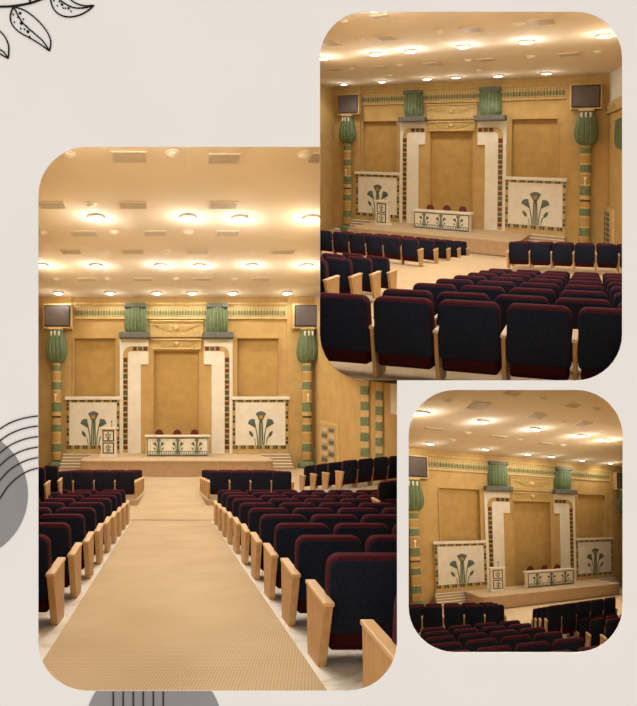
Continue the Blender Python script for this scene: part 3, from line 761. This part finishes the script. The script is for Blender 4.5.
rf3.fill(range(0,4),range(0,5),lambda r,c:'theatre seat, right front block, %s row from back, %s from end arm, %s'%(nm(r),nm(c),w3),g3)
rb3=Block(3,(606,619.5),18,(1100,528),(492,617),lambda Y:.16*Y)
rb3.fill(range(0,4),range(0,3),lambda r,c:'theatre seat, lower right edge block, %s nearest row, %s from end arm, %s'%(nm(r),nm(c),w3),g3)
L_=[[F3(-9,0,-.02),F3(0,0,-.02),F3(9,0,-.02)],[F3(-9,5.2,-.02),F3(0,5.2,-.02),F3(9,5.2,-.02)],
    [P(lf3,0,-8),P(lf3,0,4),P(rf3,0,7)],
    [P(rr3,0,-6),P(rr3,0,4),P(rb3,0,6)],
    [P(rr3,-3,-6),P(rr3,-3,5),P(rr3,-3,9)],[P(rr3,-5,-6),P(rr3,-5,5),P(rr3,-5,9)]]
L_=[[p+down for p in l] for l in L_]
ruled('floor',L_,M['carpet_plain'])
clip(ROOM,[pl_u(403.5,1),pl_v(385.5,1)])

# =============================================================== the board with its openings and reveals
ROOM.clear()
YB=2.6
def bp(u,v,y=YB): return at(u,v,y)
def bpd(u,v): p=at(u,v,YB-.003); return (p.x,p.z)
def pxy(u,v): p=bp(u,v); return (p.x,p.z)
# outline of the joined openings
a1=rrect(38.5,147,397,690.5,49); a2=rrect(320,12,622,380.3,46)
tl1=[p for p in a1 if p[0]<100 and p[1]<200]; br1=[p for p in a1 if p[0]>300 and p[1]>600]; bl1=[p for p in a1 if p[0]<100 and p[1]>600]
tr2=[p for p in a2 if p[0]>560 and p[1]<70]; br2=[p for p in a2 if p[0]>560 and p[1]>320]; tl2=[p for p in a2 if p[0]<380 and p[1]<70]; bl2=[p for p in a2 if p[0]<380 and p[1]>320]
union=tl1+[(320,147)]+tl2+tr2+br2+[(397,380.3)]+br1+bl1
cu=bpy.data.curves.new('board','CURVE'); cu.dimensions='2D'; cu.fill_mode='BOTH'; cu.extrude=.0015
def spl(pts):
    s_=cu.splines.new('POLY'); s_.points.add(len(pts)-1)
    for q,(x,z) in zip(s_.points,pts): q.co=(x,z,0,1)
    s_.use_cyclic_u=True
spl([pxy(-160,-120),pxy(800,-120),pxy(800,830),pxy(-160,830)])
spl([pxy(*p) for p in union]); spl([pxy(*p) for p in W3])
oc=bpy.data.objects.new('tmp',cu); COL.objects.link(oc)
bpy.context.view_layer.update()
me=bpy.data.meshes.new_from_object(oc.evaluated_get(bpy.context.evaluated_depsgraph_get()))
bpy.data.objects.remove(oc)
me.materials.clear(); me.materials.append(M['board'])
ob=bpy.data.objects.new('wall_front',me); COL.objects.link(ob); ob.location=(0,YB-.0015,0); ob.rotation_euler=(math.pi/2,0,0); struct(ob)
def reveal(name,loop,closed,y1,e=.35):
    mb=MB(); n=len(loop)
    cxm=sum(p[0] for p in loop)/n; 
    ks=mb.add([tuple(bp(u,v,YB+.001)) for u,v in loop]); kf=mb.add([tuple(bp(u,v,y1)) for u,v in loop])
    rng=range(n) if closed else range(n-1)
    for i in rng: j=(i+1)%n; mb.face((ks+i,ks+j,kf+j,kf+i))
    o=mb.build(name,M['tunnel']); return struct(o)
reveal('trim_1',[(37.9,60),(37.9,196)]+[(p[0]-.6,p[1]+.3) for p in bl1[::-1]]+[(p[0]+.6,p[1]+.6) for p in br1[::-1]]+[(397.6,380.3)],False,33)
_r=rrect(320,12,622,380.3,46,10,.05)
reveal('trim_2',[(622.1,-30)]+[p for p in _r if p[0]>540 and p[1]>58]+[p for p in _r if p[0]<400 and p[1]>58][:12]+[(319.95,58),(319.95,-30)],False,39)
reveal('trim_3',rrect(408.5,390,622.5,652,46,10,.6),True,46)
# --- drawings mounted on the board
YD=YB-.003
def stroke(pts,w,name,mat,parent=None,y=None,h=.003):
    """flat raised line along picture points"""
    y=YD-.002 if y is None else y
    P_=[V((*bpd(*p),0)) for p in pts]; mb=MB(); L=[]
    hw=w*YD/F/2
    for i,p in enumerate(P_):
        t=(P_[min(i+1,len(P_)-1)]-P_[max(i-1,0)]).normalized(); n=V((-t.y,t.x,0))*hw
        a,b_=p+n,p-n
        L.append([(a.x,y,a.y),(b_.x,y,b_.y),(b_.x,y-h,b_.y),(a.x,y-h,a.y)])
    mb.loops(L); return mb.build(name,mat,parent)
def smooth(pts,n=8):
    out=[]; Q_=[pts[0]]+pts+[pts[-1]]
    for i in range(1,len(Q_)-2):
        p0,p1_,p2,p3=Q_[i-1:i+3]
        for j in range(n):
            t=j/n; out.append(tuple(.5*((2*b)+(-a+c)*t+(2*a-5*b+4*c-d)*t*t+(-a+3*b-3*c+d)*t**3) for a,b,c,d in zip(p0,p1_,p2,p3)))
    out.append(pts[-1]); return out
def disc(cu_,cv,r,name,mat,parent=None,y=None,h=.002,n=64):
    y=YD if y is None else y
    mb=MB(); c=at(cu_,cv,YD); rr=r*YD/F
    mb.loops([[(c.x+rr*math.cos(2*math.pi*i/n),yy,c.z+rr*math.sin(2*math.pi*i/n)) for i in range(n)] for yy in (y,y-h)])
    return mb.build(name,mat,parent)
zz=lambda l:[(a/5.79,b/5.79) for a,b in l]
t=thing('leaf_branch','black line drawing of a leafy twig in the top left corner of the beige board','drawing',bp(0,8))
stroke(smooth(zz([(-60,46),(0,41),(75,38),(170,22),(240,-2),(280,-20)])),2.0,'twig',M['ink'],t)
stroke(smooth(zz([(182,22),(175,8),(180,-10)])),1.6,'twig',M['ink'],t)
leafs=[([[(80,40),(62,90),(70,140),(110,185),(180,225),(230,255),(288,297)],[(80,40),(150,65),(220,120),(270,180),(295,240),(288,297)],[(80,40),(130,130),(200,195),(250,240),(288,297)]],
        [(118,78,7),(125,137,8),(163,185,8),(78,85,4.5),(85,130,4),(105,103,4),(137,112,4),(122,167,4.5),(143,172,4.5),(155,153,4.5),(173,213,4.5)]),
       ([[(290,-15),(310,50),(350,88),(405,100),(465,88),(515,60),(545,33)],[(545,33),(490,35),(440,20),(400,-8)],[(325,-15),(390,30),(440,48),(500,45),(545,33)]],
        [(360,28,7),(398,50,6.5),(313,5,4.5),(333,35,4),(345,12,4),(367,48,4),(380,50,4),(413,68,4)]),
       ([[(-30,165),(0,182),(30,215),(50,260),(52,310),(48,340)],[(48,340),(0,312),(-30,290)],[(48,338),(20,300),(-20,280)]],[])]
for ls,ds in leafs:
    first=None
    for i,l in enumerate(ls):
        o=stroke(smooth(zz(l)),1.25,'leaf' if i==0 else ('leaf_edge' if i==1 else 'vein'),M['ink'],first or t,y=YD-.001 if i else YD-.0015)
        if first is None: first=o; o['_w']=t['_w']
    for a,b_,r in ds: disc(a/5.79,b_/5.79,r/5.79,'dot',M['ink'],first,YD-.001,.004,12)
tag(disc(-37.3,494.4,65.3,'grey_disc',M['grey_card']),'plain grey disc on the left edge of the beige board','disc')
hd=disc(153.8,728,68.8,'grey_disc',M['grey_card']); clip([hd],[pl_v(690.9,1)])
tag(hd,'plain grey disc on the bottom edge of the beige board below the large opening','disc')
for i,(v0,v1) in enumerate(((429,416),(440.8,426),(453,436.5),(465.7,447),(480.4,457.5),(498.5,468))):
    dv=v0-v1
    pts=[(-14,v0+dv*.62),(0,v0),(9,v0-dv*.42),(19,v0-dv*.72),(29,v0-dv*.91),(38.2,v1)]
    tag(stroke(smooth(pts),1.3,'curved_line',M['brown_ink'],None,YD-.0025),'thin brown curved line on the left of the board, %s from the top'%ORD[i],'line','curved lines on the left of the board')
for i,u in enumerate((113.5,123.4,133.5,143.4,153.5,163.4)):
    tag(stroke([(u,691),(u,700),(u,760)],1.25,'straight_line',M['brown_ink'],None,YD-.0025),'thin brown upright line on the bottom grey disc, %s from the left'%ORD[i],'line','upright lines on the bottom grey disc')
for o in bpy.data.objects:
    if '_w' in o: del o['_w']

# =============================================================== light, camera, view
w=bpy.data.worlds.new('sky'); S.world=w; w.use_nodes=True
bg=w.node_tree.nodes['Background']; bg.inputs['Color'].default_value=(1,1,1,1); bg.inputs['Strength'].default_value=1.0
cam=bpy.data.cameras.new('camera'); co=bpy.data.objects.new('camera',cam); COL.objects.link(co)
cam.sensor_fit='HORIZONTAL'; cam.sensor_width=36; cam.lens=F*36/637; cam.clip_start=.05; cam.clip_end=300
co.location=(0,0,0); co.rotation_euler=(math.pi/2,0,0)
S.camera=co
S.view_settings.view_transform='Standard'; S.view_settings.look='None'; S.view_settings.exposure=0; S.view_settings.gamma=1
try: S.view_settings.use_curve_mapping=False
except Exception: pass
